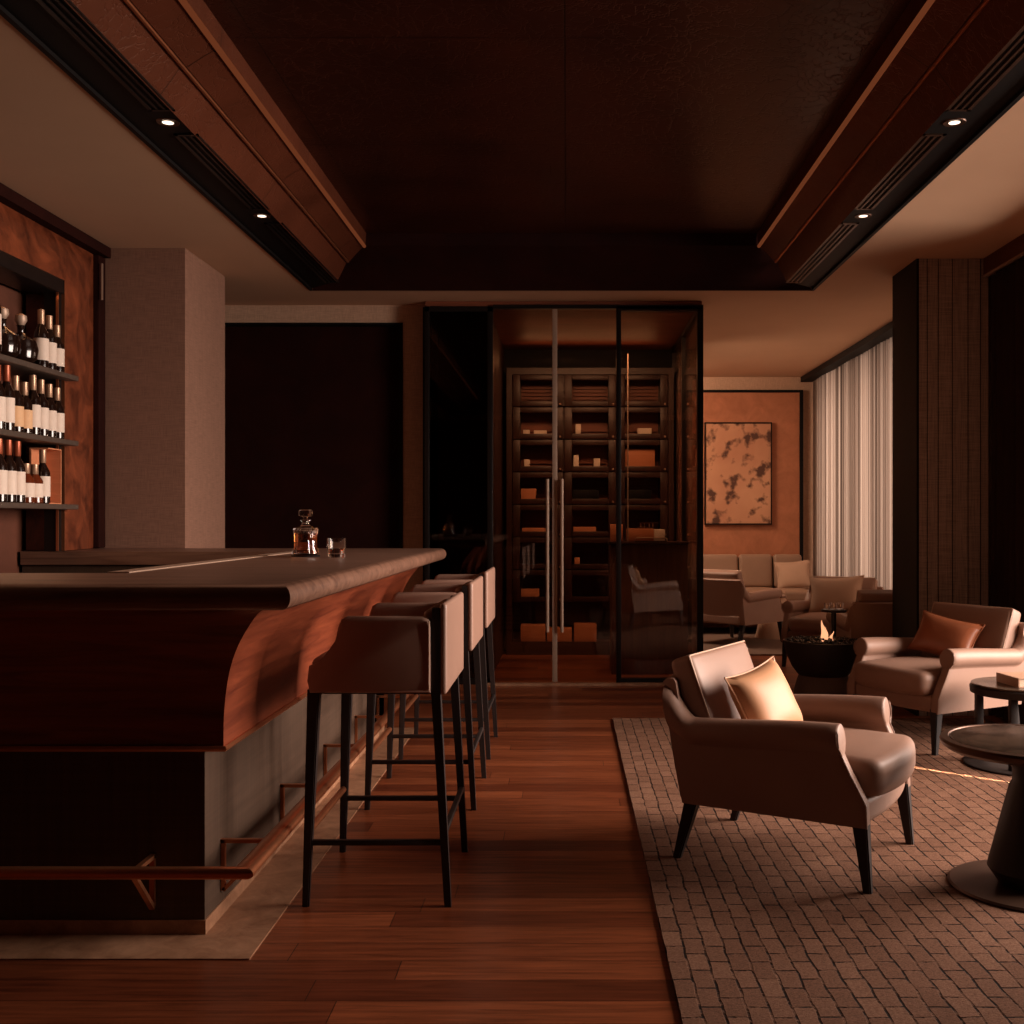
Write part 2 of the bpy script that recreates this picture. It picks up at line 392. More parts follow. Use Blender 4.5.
# ------------------------------------------------------------------ room shell
H = 2.92
RX0, RX1, RY0, RY1 = -1.859, 1.786, -.6, 7.805
struct('floor', B(-4.2, 3.4, -1.6, 12.9, -.1, 0), 'floor', 'polished reddish brown timber plank floor')
bm = new()
for a in ((-4.2, RX0, -1.6, 12.9), (RX1, 3.4, -1.6, 12.9), (RX0, RX1, RY1, 12.9), (RX0, RX1, -1.6, RY0)): box(bm, a[0], a[1], a[2], a[3], H, H + .06)
struct('ceiling', bm, 'ceiling', 'flat tan plaster ceiling around the dark recess')
struct('ceiling_panel', B(RX0 + .45, RX1 - .45, RY0 + .45, RY1 - .45, 3.2, 3.25), 'hide', 'dark creased leather ceiling inside the recess')
def recess(name, prof, mat, label, far=False):
    bm = new(); V = []
    for wq, z in prof:
        V.append([bm.verts.new(p) for p in ((RX0 + wq, RY0 + wq, z), (RX1 - wq, RY0 + wq, z), (RX1 - wq, RY1 - wq, z), (RX0 + wq, RY1 - wq, z))])
    for a, b in zip(V, V[1:]):
        for i in ((0, 1, 2, 3) if far is None else (0, 2) if far else (1, 3)): bm.faces.new((a[i], a[(i + 1) % 4], b[(i + 1) % 4], b[i]))
    return struct(name, bm, mat, label)
recess('trim_1', [(-.01, H - .004), (.012, H - .004), (.012, H + .012), (.235, H + .012), (.24, H + .004)], 'black', 'black slot band along the sides of the ceiling recess')
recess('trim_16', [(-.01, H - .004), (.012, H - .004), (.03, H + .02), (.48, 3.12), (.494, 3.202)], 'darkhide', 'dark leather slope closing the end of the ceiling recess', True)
recess('trim_2', [(.24, H + .004), (.29, H + .072), (.325, 3.045), (.333, 3.052), (.345, 3.052)], 'cornice', 'lower leather cornice step of the ceiling recess')
recess('trim_3', [(.345, 3.052), (.352, 3.044), (.42, 3.088), (.462, 3.112), (.474, 3.116), (.480, 3.122)], 'cornice', 'upper leather cornice step of the ceiling recess')
recess('trim_4', [(.480, 3.122), (.486, 3.122), (.494, 3.202)], 'cornice', 'thin inner cornice lip below the leather ceiling')
def bead(name, wq, z, r, mat, label):
    bm = new()
    a, b, c, d = (RX0 + wq, RY0 + wq, z), (RX1 - wq, RY0 + wq, z), (RX1 - wq, RY1 - wq, z), (RX0 + wq, RY1 - wq, z)
    tube(bm, [a, d], r, 8); tube(bm, [b, c], r, 8)
    return struct(name, bm, mat, label)
bead('trim_5', .338, 3.044, .009, 'copper', 'copper line along the lower cornice step')
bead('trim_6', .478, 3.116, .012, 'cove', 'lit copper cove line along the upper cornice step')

# back, left, right walls
struct('wall_behind_camera', B(-4.2, 3.1, -1.7, -1.6, 0, H), 'darkhide')
bm = new()
box(bm, -4.2, -3.02, -1.6, 8.4, 0, H); struct('wall_left', bm, 'nicheback', 'warm brown leather back of the bottle niche')
bm = new(); box(bm, -3.02, -2.345, 6.60, 7.37, 0, H - .001)
struct('wall_left.001', bm, 'column', 'square brown linen clad pier left of the dark panel')
bm = new()
box(bm, -3.02, -1.276, 8.36, 8.5, 2.783, H); box(bm, -1.276, -1.085, 8.36, 8.5, 0, H); box(bm, -4.2, -3.02, 8.36, 8.5, 0, H)
struct('wall_back', bm, 'wall', 'brown linen wall around the dark leather panel')
struct('wall_back.001', B(-3.02, -1.276, 8.42, 8.5, 0, 2.783), 'darkhide', 'large dark oxblood leather panel behind the bar')
bm = new(); box(bm, -1.30, -1.276, 8.345, 8.42, 0, 2.783); box(bm, -3.0, -1.30, 8.35, 8.42, 2.765, 2.783)
struct('trim_7', bm, 'black', 'black frame edge of the dark leather panel')
# far wall
bm = new()
box(bm, -1.1, 3.3, 12.56, 12.8, 0, H)
struct('wall_far', bm, 'wall', 'pale linen wall at the far end')
bm = new(); box(bm, .9, 2.71, 12.53, 12.56, .0, 2.735)
struct('wall_far.001', bm, 'orange', 'rust leather wall panel at the far end')
bm = new(); box(bm, 2.71, 2.75, 12.51, 12.56, 0, 2.765); box(bm, .9, 2.71, 12.51, 12.56, 2.735, 2.765)
struct('trim_8', bm, 'black', 'dark edge around the rust leather panel')
# right wall with two openings
WX = 2.74
bm = new()
box(bm, WX, WX + .2, -1.6, 3.15, 0, H); box(bm, WX, WX + .2, 3.15, 6.15, 2.80, H); box(bm, WX, WX + .2, 3.15, 6.15, 0, .12)
box(bm, WX, WX + .2, 6.15, 7.37, 0, H); box(bm, 2.94, 3.14, 7.37, 7.75, 0, H); box(bm, 2.94, 3.14, 7.75, 12.3, 2.83, H); box(bm, 2.94, 3.14, 7.75, 12.3, 0, .08); box(bm, 2.94, 3.14, 12.3, 12.6, 0, H)
struct('wall_right', bm, 'wall', 'right wall carrying the windows')
bm = new(); box(bm, 2.66, WX, 6.0, 6.865, 2.81, H); struct('trim_9', bm, 'cornice', 'brown leather pelmet right of the dark pier')
bm = new(); box(bm, 2.655, 2.68, 6.0, 6.865, 2.80, 2.812); struct('trim_10', bm, 'steel', 'pale metal line under the pelmet')
bm = new(); box(bm, 2.73, 2.94, 7.371, 12.56, 2.862, H - .001); struct('trim_11', bm, 'black', 'black curtain track band above the sheer curtain')
def window(name, y0, y1, z0, z1, ys, x0=WX + .06):
    bm = new(); x1 = x0 + .06
    box(bm, x0, x1, y0, y1, z0, z0 + .05); box(bm, x0, x1, y0, y1, z1 - .05, z1)
    for y in [y0 + .025, y1 - .025] + ys: box(bm, x0, x1, y - .025, y + .025, z0, z1)
    return struct(name, bm, 'blackmetal', 'dark metal window frame behind the curtains')
window('window_1', 3.15, 6.15, .12, 2.80, [4.78]); window('window_2', 7.75, 12.3, .08, 2.83, [9.3, 10.8], 3.0)
# piers
struct('wall_right.001', B(2.235, 2.69, 6.865, 7.37, 0, H - .001), 'dcolumn', 'dark brown cloth clad pier at right')
bm = new()
for x in (2.30, 2.37, 2.46, 2.56, 2.64): box(bm, x - .0015, x + .0015, 6.861, 6.866, 0, H - .002)
struct('trim_12', bm, 'black', 'fine vertical joints on the dark pier')
bm = new(); box(bm, 2.232, 2.247, 6.862, 7.372, 0, H - .001); struct('trim_13', bm, 'black', 'black shade sheet over the left side of the dark pier')  # shade on the pier's left face built as a thin black sheet

def drape(name, x, y0, y1, z0, z1, pitch, amp, mat, label, cat):
    bm = new(); n = int((y1 - y0) / pitch * 10); rows = [z0, (z0 + z1) / 2, z1]; g = []
    ph = 0; pts = []
    for i in range(n + 1):
        y = y0 + (y1 - y0) * i / n
        ph += (2 * math.pi / 10) * (1 + .35 * math.sin(i * .37) * math.sin(i * .113))
        pts.append((x + amp * math.sin(ph) * (1 + .3 * math.sin(i * .05)), y))
    for z in rows: g.append([bm.verts.new((px, py, z)) for px, py in pts])
    for a, b in zip(g, g[1:]):
        for i in range(n): bm.faces.new((a[i], a[i + 1], b[i + 1], b[i]))
    return tag(obj(name, bm, mat, sharp=80), label, cat)
drape('sheer_curtain', 2.87, 7.4, 12.5, .02, 2.86, .085, .024, 'sheer', 'pale sheer pleated curtain glowing in front of the far window', 'curtain')
drape('dark_drape', 2.705, 6.05, 6.83, .02, 2.80, .10, .022, 'drape', 'dark heavy drape gathered beside the pier at the right edge', 'curtain')

# rug
tag(obj('area_rug', B(.285, 2.62, 1.2, 6.73, .001, .010), 'rug'), 'large brown basket weave rug under the armchairs beside the bar floor', 'rug')
tag(obj('area_rug', B(1.22, 2.72, 9.9, 12.3, .001, .014), 'farrug'), 'pale beige rug under the far sofa group', 'rug')
# thresholds
struct('trim_14', B(-.60, 1.10, 8.10, 8.155, 0, .018), 'stone', 'pale stone threshold strip before the glass cellar')
bm = new(); box(bm, -2.4, -.902, 3.054, 3.235, -.01, .004); box(bm, -1.09, -.902, 3.235, 6.45, -.01, .004)
struct('trim_15', bm, 'stone', 'travertine border in the floor around the bar')

# ------------------------------------------------------------------ bottle niche on left wall
nt = thing('bottle_niche', 'copper leather framed display niche with three bronze shelves on the left wall', 'shelving', (-2.94, 5, 0))
def nobj(name, bm, mat, label=None, par=None):
    o = obj(name, bm, mat, nt if par is None else par, loc=(2.94, -5, 0))
    if label: o['label'] = label
    return o
# surround: curved boards, cross section (X,dist)
FY0, FZ0 = 5.96, 2.58
pf = [(-2.79 - .075 * (i / 10) ** 1.8, i / 10) for i in range(11)]
sec = lambda f: [f(x, t_) for x, t_ in pf] + [f(-3.0, 1), f(-3.0, 0)]
bm = new(); ringmesh(bm, [sec(lambda x, t_: (x, FY0 + .54 * t_, 1.08)), sec(lambda x, t_: (x, FY0 + .54 * t_, FZ0 + .276 * t_)), sec(lambda x, t_: (x, 1.5, FZ0 + .276 * t_))])
nobj('surround_board', bm, 'nichewood')
bm = new(); box(bm, -3.0, -2.80, 1.5, 6.60, 2.856, H - .002); box(bm, -3.0, -2.83, 6.50, 6.60, 1.08, 2.856, .01); nobj('outer_frame', bm, 'darkhide', 'dark outer frame')
bm = new(); box(bm, -2.99, -2.785, 1.5, 5.96, 2.50, 2.58, .006); box(bm, -2.87, -2.80, 5.90, 5.96, 1.08, 2.50); nobj('inner_frame', bm, 'blackmetal', 'dark metal inner frame')
bm = new(); box(bm, -2.803, -2.783, 5.955, 5.963, 1.08, 2.58); box(bm, -2.803, -2.79, 5.895, 5.901, 1.08, 2.50); nobj('edge_strip', bm, 'copper', 'copper corner edging')
bm = new(); box(bm, -2.815, -2.805, 6.494, 6.50, 2.58, 2.80); nobj('edge_strip', bm, 'steel')  # short pale strip puts a bright vertical highlight on the outer frame
SH = (2.050, 1.689, 1.336)
for i, z in enumerate(SH): nobj('shelf', B(-3.015, -2.72, 1.6, 5.99, z - .028, z, .004), 'shelf')
for i, z in enumerate((2.49, SH[0] - .035, SH[1] - .035, SH[2] - .035)):
    area('niche_strip_light', (-2.735 if i else -2.81, 4.4, z), (-2.98, 4.4, z - .18), .015, 2.9, (1.6, 1.1, 1.1, .15)[i], WARM, 150).rotation_euler = (0, R(-52), 0)
def bottle_proto(kind):
    b, lm, cm = {'wine': ('bottle', 'label', 'cap'), 'cream': ('bottle', 'label2', 'cap'), 'red': ('bottle', 'label', 'capr'), 'spirit': ('amber', 'label', 'cap')}[kind]
    r, h = {'wine': (.037, .30), 'cream': (.038, .285), 'red': (.038, .31), 'spirit': (.042, .26)}[kind]
    root = bpy.data.objects.new('bottle', None); COL.objects.link(root); root.empty_display_size = .05
    sh = h * .62
    prof = [(r * .8, 0), (r, .006), (r, sh * .93), (r * .9, sh), (r * .45, sh + .035), (r * .36, sh + .05), (r * .34, h - .035), (r * .42, h - .033), (r * .42, h)]
    obj('glass_body', lathe(new(), prof, n=16), b, root)
    lo, hi = (.04, sh * .82) if kind != 'cream' else (.03, sh * .75)
    obj('paper_label', lathe(new(), [(r + .0006, lo), (r + .0008, hi)], n=16, cap=False), lm, root)
    obj('foil_cap', lathe(new(), [(r * .40, h - .075), (r * .47, h - .07), (r * .47, h + .001), (r * .3, h + .003)], n=12), cm, root)
    return root
PR = {k: bottle_proto(k) for k in ('wine', 'cream', 'red', 'spirit')}
used = set()
def place_bottle(kind, y, z, label, group, sc_=1.0, x=-2.778):
    o = PR[kind] if kind not in used else copy_tree(PR[kind]); used.add(kind)
    o.location = (x, y, z); o.scale = (1, 1, sc_); o.rotation_euler.z = rnd.uniform(0, 6); tag(o, label, 'bottle', group)
ORD = ['', 'second', 'third', 'fourth', 'fifth', 'sixth', 'seventh', 'eighth', 'ninth', 'tenth', 'eleventh', 'twelfth', 'thirteenth']
def nth(i): return 'at the right end' if i == 0 else f'{ORD[i]} from right end'
desc = {'wine': 'dark bottle with white label', 'cream': 'dark bottle with cream label', 'red': 'copper topped bottle with white label', 'spirit': 'amber bottle with white label'}
for i, k in enumerate(['wine', 'wine', 'wine']):
    place_bottle(k, 5.855 - i * .088, SH[0], f'{desc[k]} on top niche shelf, {nth(i)}', 'bottles on the top niche shelf', [.86, .98, 1.03][i])
for i, k in enumerate(['wine', 'wine', 'wine', 'wine', 'cream', 'cream', 'red', 'red', 'spirit', 'wine', 'wine', 'wine']):
    place_bottle(k, 5.855 - i * .088, SH[1], f'{desc[k]} on middle niche shelf, {nth(i)}', 'bottles on the middle niche shelf', [.93, .96, 1, 1.04, .93, 1, 1.05, 1.02, 1, 1, .96, 1][i])
for i, k in enumerate(['wine', 'spirit', 'spirit', 'red', 'red', 'red', 'red', 'wine', 'wine', 'wine', 'wine']):
    place_bottle(k, 5.695 - i * .088 , SH[2], f'{desc[k]} on bottom niche shelf, {nth(i)}', 'bottles on the bottom niche shelf', [.95, .78, .78, 1, 1, 1, 1, 1, .95, 1, 1][i])
# round decanters on the top shelf
def flask(y, label, dark=True):
    t = thing('decanter', label, 'decanter', (-2.81, y, SH[0]), group='round decanters on the top niche shelf')
    obj('body', lathe(new(), [(.045, 0), (.078, .03), (.085, .075), (.075, .12), (.035, .15), (.016, .165), (.018, .195), (.022, .20)], n=24), 'bottle', t)
    obj('stopper', lathe(new(), [(.012, .195), (.018, .205), (.03, .225), (.028, .25), (.008, .262)], n=16), 'steel', t)
flask(5.53, 'squat dark decanter with silvery stopper on the top niche shelf beside the three bottles')
flask(5.35, 'left squat dark decanter with silvery stopper on the top niche shelf')
for i in range(4):
    place_bottle('spirit' if i % 2 else 'red', 5.20 - .1 * i, SH[0], ['tall bottle just left of the decanters on the top niche shelf','second tall bottle left of the decanters on the top niche shelf','third tall bottle left of the decanters on the top niche shelf','fourth tall bottle left of the decanters on the top niche shelf'][i], 'tall bottles left of the decanters', 1.25 if i == 0 else 1.1)
# boxed bottle at the right end of bottom shelf
t = thing('presentation_box', 'tan open presentation box standing at the right end of the bottom niche shelf', 'box', (-2.80, 5.83, SH[2]))
obj('box_shell', B(-.07, -.06, -.09, .06, 0, .30), 'box', t); bm = new()
for a in ((-.06, .03, .053, .06, 0, .30), (-.06, .03, -.09, .053, 0, .006), (-.06, .03, -.09, .053, .294, .30)): box(bm, *a)
obj('box_frame', bm, 'box', t)

# ------------------------------------------------------------------ bar
bar = thing('bar_counter', 'island bar body with curved mahogany apron, dark plinth and copper foot rail', 'bar', (-1.4, 4.8, 0))
def bobj(name, bm, mat, label=None, par=None):
    o = obj(name, bm, mat, bar, loc=(1.4, -4.8, 0)) if par is None else obj(name, bm, mat, par)
    if label: o['label'] = label
    return o
PX, PY, PE = -1.09, 3.235, 6.40
bm = new(); box(bm, -2.4, PX, PY, PY + .06, .047, 1.0); box(bm, PX - .26, PX, PY + .06, PE, .047, 1.0); box(bm, -3.0, PX, 5.92, PE, .047, 1.0)
bobj('plinth', bm, 'plinth', 'grey brown stained base panels')
bm = new(); box(bm, -2.4, PX + .004, PY - .004, PY + .06, .0, .047); box(bm, PX - .2, PX + .004, PY + .06, PE, 0, .047)
bobj('skirting', bm, 'stone', 'pale stone skirting')
EP = [(.083, .588), (.082, .665), (.096, .774), (.122, .85), (.155, .908), (.199, .962), (.232, .997), (.26, 1.004)]
EPs = []
for i in range(len(EP) - 1):
    for k in range(3):
        t_ = k / 3; EPs.append((EP[i][0] * (1 - t_) + EP[i + 1][0] * t_, EP[i][1] * (1 - t_) + EP[i + 1][1] * t_))
EPs.append(EP[-1])
for _ in range(3): EPs = [EPs[0]] + [((a[0] + 2 * b[0] + c[0]) / 4, (a[1] + 2 * b[1] + c[1]) / 4) for a, b, c in zip(EPs, EPs[1:], EPs[2:])] + [EPs[-1]]
fl = [(0.002, .588)] + EPs + [(0.002, 1.004)]
bm = new(); ringmesh(bm, [[(-2.4, PY - e, z) for e, z in fl], [(PX + e, PY - e, z) for e, z in fl]]); bobj('front_apron', bm, 'mahogx', 'dark curved mahogany front')
bm = new(); ringmesh(bm, [[(PX + e, PY - e, z) for e, z in fl], [(PX + e, PE, z) for e, z in fl]]); bobj('side_apron', bm, 'mahog', 'reddish curved mahogany side')
bm = new(); e0, e1 = 0, .095
def mit(bm, prof, ye=PE):
    ringmesh(bm, [[(-2.4, PY - e, z) for e, z in prof], [(PX + e, PY - e, z) for e, z in prof], [(PX + e, ye, z) for e, z in prof]])
mit(bm, [(.002, .572), (.09, .572), (.096, .580), (.09, .588), (.002, .588)]); bobj('copper_trim', bm, 'copper', 'thin copper strip below the mahogany')
# countertop
ct = thing('bar_countertop', 'dark oak bar top with rounded edge running round the bar', 'countertop', (-1.1, 4.8, 1.04))
OX, OY, OE, ZT, ZB = -.743, 2.888, 6.62, 1.077, 1.0045
rr = (ZT - ZB) / 2; prof = [(rr - rr * math.cos(a), (ZT + ZB) / 2 + rr * math.sin(a)) for a in [R(-90 + 15 * i) for i in range(13)]]
bm = new(); rings = []
def ring4(o, z): return [(-2.4, OY + o, z), (OX - o, OY + o, z), (OX - o, OE - o, z), (-3.0, OE - o, z)]
inner = lambda z: [(-2.4, 3.51, z), (-1.43, 3.51, z), (-1.43, 5.90, z), (-3.0, 5.90, z)]
allr = [inner(ZB)] + [ring4(o, z) for o, z in prof] + [inner(ZT)]
V = [[bm.verts.new(p) for p in r] for r in allr]
for a, b in zip(V, V[1:] + V[:1]):
    for i in range(3): bm.faces.new((a[i], a[i + 1], b[i + 1], b[i]))
bm.faces.new([r[0] for r in V]); bm.faces.new([r[3] for r in V][::-1])
obj('worktop', bm, 'topwood', ct, loc=(1.1, -4.8, -1.04))
bm = new(); box(bm, -1.50, -1.43, 3.51, 5.90, ZT - .02, ZT + .004); box(bm, -2.4, -1.50, 3.51, 3.54, ZT - .03, ZT - .01)
o = obj('drip_ledge', bm, 'steel', ct, loc=(1.1, -4.8, -1.04)); o['label'] = 'pale metal inner ledge'
# foot rail
E, RZ = .165, .242
bm = new(); tube(bm, [(-2.4, PY - E, RZ), (PX + E, PY - E, RZ), (PX + E, PE - .05, RZ)], .0185, 16)
fr = bobj('foot_rail', bm, 'copper', 'copper foot rail')
def bracket(p, d):
    """p on plinth face, d outwards"""
    bm = new(); d = Vector(d); p = Vector(p); s = Vector((-d.y, d.x, 0)) * .008; up = Vector((0, 0, 1))
    def bar_(a, b):
        a, b = Vector(a), Vector(b); ax = (b - a).normalized(); q = ax.cross(s.normalized()).normalized() * .006
        ringmesh(bm, [[a - s - q, a + s - q, a + s + q, a - s + q], [b - s - q, b + s - q, b + s + q, b - s + q]])
    bar_(p + d * .008 + up * .085, p + d * .008 + up * .245); bar_(p + up * .24, p + d * (E) + up * .24); bar_(p + d * .008 + up * .085, p + d * (E - .01) + up * .235)
    obj('rail_bracket', bm, 'copper', fr)
for y in (3.387, 4.09, 4.815, 5.52, 6.15): bracket((PX, y, 0), (1, 0, 0))
for x in (-1.244, -1.95): bracket((x, PY, 0), (0, -1, 0))

# decanter + glass on bar
def crystal_decanter():
    t = thing('whisky_decanter', 'cut crystal decanter of whisky with square stopper on the bar top', 'decanter', (-1.239, 5.095, ZT + .006))
    n = 40
    def flute(prof, k=.05):
        return [[((r * (1 + k * (i % 2))) * math.cos(2 * math.pi * i / n), (r * (1 + k * (i % 2))) * math.sin(2 * math.pi * i / n), z) for i in range(n)] for r, z in prof]
    bm = new(); ringmesh(bm, flute([(.048, 0), (.060, .008), (.052, .04), (.050, .075), (.053, .105), (.057, .122), (.052, .130), (.028, .137), (.019, .144), (.017, .150), (.017, .160), (.024, .164), (.024, .168), (.014, .170)]))
    obj('glass_body', bm, 'crystal', t)
    bm = new(); lathe(bm, [(.040, .012), (.046, .018), (.045, .06), (.047, .104)], n=32); o = obj('whisky', bm, 'whisky', t); o['label'] = 'amber whisky'
    bm = new(); lathe(bm, [(.012, .171), (.013, .182), (.031, .186), (.033, .192), (.033, .212), (.029, .216)], n=8); obj('stopper', bm, 'crystal', t)
crystal_decanter()
tag(obj('coaster', lathe(new(), [(.066, 0), (.068, .003), (.066, .006)], n=32), 'black', loc=(-1.239, 5.095, ZT)), 'round black coaster under the crystal decanter on the bar', 'coaster')
t = thing('whisky_tumbler', 'cut crystal tumbler with a little whisky beside the decanter', 'glass', (-1.055, 4.92, ZT))
bm = new(); n = 32
pr = [(.034, 0), (.038, .004), (.040, .02), (.042, .05), (.0435, .09), (.0405, .09), (.038, .05), (.036, .022), (.002, .018)]
ringmesh(bm, [[(r * (1 + .035 * (i % 2) * (z < .06)) * math.cos(2 * math.pi * i / n), r * (1 + .035 * (i % 2) * (z < .06)) * math.sin(2 * math.pi * i / n), z) for i in range(n)] for r, z in pr])
obj('glass_body', bm, 'crystal', t); obj('whisky', lathe(new(), [(.034, .0225), (.035, .042)], n=24), 'whisky', t)['label'] = 'amber whisky'

# ------------------------------------------------------------------ bar stools (face -X)
def make_stool():
    t = thing('bar_stool', '', 'bar stool')
    # side panels
    out = [(-.215, .69), (-.224, .73), (-.218, .778), (-.185, .79), (-.158, .803), (-.141, .824), (-.131, .86), (-.124, .90), (-.114, .927), (-.095, .938), (.15, .938), (.17, .93), (.177, .90), (.177, .69)]
    for s in (-1, 1):
        v0, v1 = (s * .262, s * .298); bm = new(); prism(bm, out, 1, min(v0, v1), max(v0, v1), .012)
        p = obj('arm_panel', bm, 'stoolleather', t, sharp=50)
        bm = new(); tube(bm, [(.172, s * .299, .70), (.172, s * .299, .925)], .003, 6); obj('piping', bm, 'piping', p)['label'] = 'pale edge piping'
    bm = new(); cushion(bm, .195, .262, .05, .025, .012, Matrix.Translation((-.025, 0, .75)), bow=-.0); obj('seat', bm, 'stoolleather', t, sharp=60)
    bm = new(); box(bm, -.21, .20, -.28, .28, .685, .70, .004); obj('seat_frame', bm, 'legwood', t)
    bm = new(); tl = Matrix.Translation((.216, 0, .832))
    cushion(bm, .012, .288, .148, .011, 0, tl); obj('back_panel', bm, 'stoolleather', t, sharp=60)
    bm = new(); cushion(bm, .018, .262, .135, .016, 0, Matrix.Translation((.166, 0, .82))); obj('back_pad', bm, 'stoolleather', t, sharp=60)
    for s in (-1, 1):
        bm = new(); taper(bm, (-.228, s * .285, 0), .011, (-.205, s * .265, .70), .02); obj('leg', bm, 'legwood', t)
        bm = new()
        r = lambda p, a, b: [(p[0] - a, p[1] - b, p[2]), (p[0] + a, p[1] - b, p[2]), (p[0] + a, p[1] + b, p[2]), (p[0] - a, p[1] + b, p[2])]
        ringmesh(bm, [r((.232, s * .287, 0), .011, .011), r((.192, s * .27, .69), .015, .018), r((.192, s * .272, .90), .0125, .018), r((.192, s * .272, .965), .011, .016)]); obj('leg', bm, 'legwood', t)
    for s in (-1, 1):
        bm = new(); box(bm, -.215, .215, s * .277 - .009, s * .277 + .009, .195, .213, .003); obj('stretcher', bm, 'legwood', t)
    bm = new(); box(bm, .212, .230, -.27, .27, .232, .25, .003); obj('stretcher', bm, 'legwood', t)
    bm = new(); tube(bm, [(-.222, -.27, .24), (-.222, .27, .24)], .012, 10); obj('foot_rest', bm, 'copper', t)['label'] = 'copper foot rest'
    return t
st0 = make_stool()
for i, (y, lb) in enumerate(((3.766, 'nearest tan leather bar stool at the mahogany bar'), (4.923, 'middle tan leather bar stool of the three at the bar'), (5.906, 'farthest tan leather bar stool, nearest the glass cellar'))):
    o = st0 if i == 0 else copy_tree(st0)
    o.location = ((-.617, -.634, -.642)[i], y, 0); tag(o, lb, 'bar stool', 'tan leather bar stools along the bar')

# ------------------------------------------------------------------ armchairs (face +X locally)
def smooth01(t): t = max(0, min(1, t)); return t * t * (3 - 2 * t)
def make_armchair(mat='leather'):
    t = thing('armchair', '', 'armchair')
    for s in (-1, 1):
        bm = new()
        zs = [.215, .24, .29, .34, .39, .43, .445, .452, .462, .48, .50, .52, .534, .545, .551, .553]
        def half(z):  # thickness
            if z < .445: return .026
            c = .500; r = .0535
            return max(.004, math.sqrt(max(0, r * r - (z - c) ** 2))) if z > .452 else .026
        def uf(z):
            pts = [(.215, .352), (.30, .350), (.34, .325), (.40, .292), (.45, .270), (.51, .265), (.56, .258)]
            for (a, b), (c, d) in zip(pts, pts[1:]):
                if z <= c: return b + (d - b) * (z - a) / (c - a)
            return pts[-1][1]
        ub = lambda z: -.312 - .07 * (z - .215) / .335
        cols = [0, .04, .08, .12, .16, .2, .4, .6, .8, .93]
        rings = []
        N = len(cols)
        def section(k, f, shrink=1.0, du=0):
            L, Rr = [], []
            for z in zs:
                u = ub(z) + (uf(z) - ub(z)) * f + du
                zz = z - .028 * smooth01((.25 - u) / .6) * (z - .215) / .335 + .115 * smooth01((-.27 - u) / .11) * ((z - .215) / .335) ** 2
                h = half(z) * shrink; vc = s * (.305 + .010 * (z - .215) / .335)
                L.append((u, vc - h, zz)); Rr.append((u, vc + h, zz))
            return L + Rr[::-1]
        for k, f in enumerate(cols): rings.append(section(k, f))
        rings.append(section(0, 1, 1, -.010)); rings.append(section(0, 1, .90, -.002)); rings.append(section(0, 1, .7, 0))
        V = ringmesh(bm, rings, True, False)
        for r in (V[0], V[-1]):
            m = len(zs)
            for i in range(m - 1): bm.faces.new((r[i], r[i + 1], r[2 * m - 2 - i], r[2 * m - 1 - i]))
        a = obj('arm', bm, mat, t, sharp=60)
        bm = new(); pts = []
        for z in zs:
            if z > .54: break
            u = uf(z) + .0; pts.append((u, s * (.305 + .010 * (z - .215) / .335) + s * half(z) * .98, z))
        tube(bm, pts, .0035, 6); obj('piping', bm, mat, a)
    # back shell
    bm = new(); G = []; nv = 14; nz = 8
    def sh(v, z, off):
        q = (z - .215) / .435
        return (-.312 - .075 * q - .045 * (1 - (v / .335) ** 2) * (.4 + .6 * q) + off, v, z - .0)
    rings = []
    for j in range(nz + 1):
        z = .215 + .435 * j / nz
        out_ = [sh(-.33 + .66 * i / nv, z, 0) for i in range(nv + 1)]
        inn = [sh(-.33 + .66 * i / nv, z, .05) for i in range(nv, -1, -1)]
        rings.append(out_ + inn)
    top = [(p[0] + (.012 if k <= nv else -.012), p[1] * .985, .662) for k, p in enumerate(rings[-1])]
    rings.append(top); ringmesh(bm, rings); obj('back_shell', bm, mat, t, sharp=50)
    bm = new(); cushion(bm, .345, .285, .045, .02, 0, Matrix.Translation((-.005, 0, .26)), bow=.025); obj('seat_rail', bm, mat, t, sharp=60)
    bm = new(); cushion(bm, .318, .268, .062, .04, .022, Matrix.Translation((.06, 0, .365)), bow=.042); sc_ = obj('seat_cushion', bm, mat, t, sharp=60)
    mt = Matrix.Translation((-.282, 0, .560)) @ Matrix.Rotation(R(-20), 4, 'Y') @ Matrix.Rotation(R(90), 4, 'Y')
    bm = new(); cushion(bm, .185, .285, .045, .022, .02, mt); bc = obj('back_cushion', bm, mat, t, sharp=60)
    bm = new(); c = [(-.180, -.28, .040), (-.180, .28, .040), (.180, .28, .040), (.180, -.28, .040), (-.180, -.28, .040)]
    tube(bm, [mt @ Vector(p) for p in c], .0035, 6); obj('piping', bm, 'piping', bc)['label'] = 'pale cushion piping'
    for sx, sy in ((1, 1), (1, -1), (-1, 1), (-1, -1)):
        bm = new()
        if sx > 0: taper(bm, (.352, sy * .313, 0), .014, (.325, sy * .300, .235), .026)
        else: taper(bm, (-.352, sy * .283, 0), .014, (-.285, sy * .285, .235), .026)
        obj('leg', bm, 'legwood', t)
    return t
ch0 = make_armchair()
CH = [((.853, 4.024), -30, 'taupe leather armchair with a gold satin pillow in the foreground, nearest the bar stools', 1),
      ((2.095, 6.12), 209.4, 'taupe leather armchair with a russet pillow in front of the dark pier', 1),
      ((1.71, 10.85), 45, 'far taupe armchair seen from behind, right of the glass cellar', 1.0),
      ((2.30, 9.30), 238, 'far armchair with a cream pillow facing the fire bowl from beside the sheer curtain', 1.0),
      ((2.385, 8.10), 90, 'shadowed armchair seen from behind at the left of the dark pier', 1)]
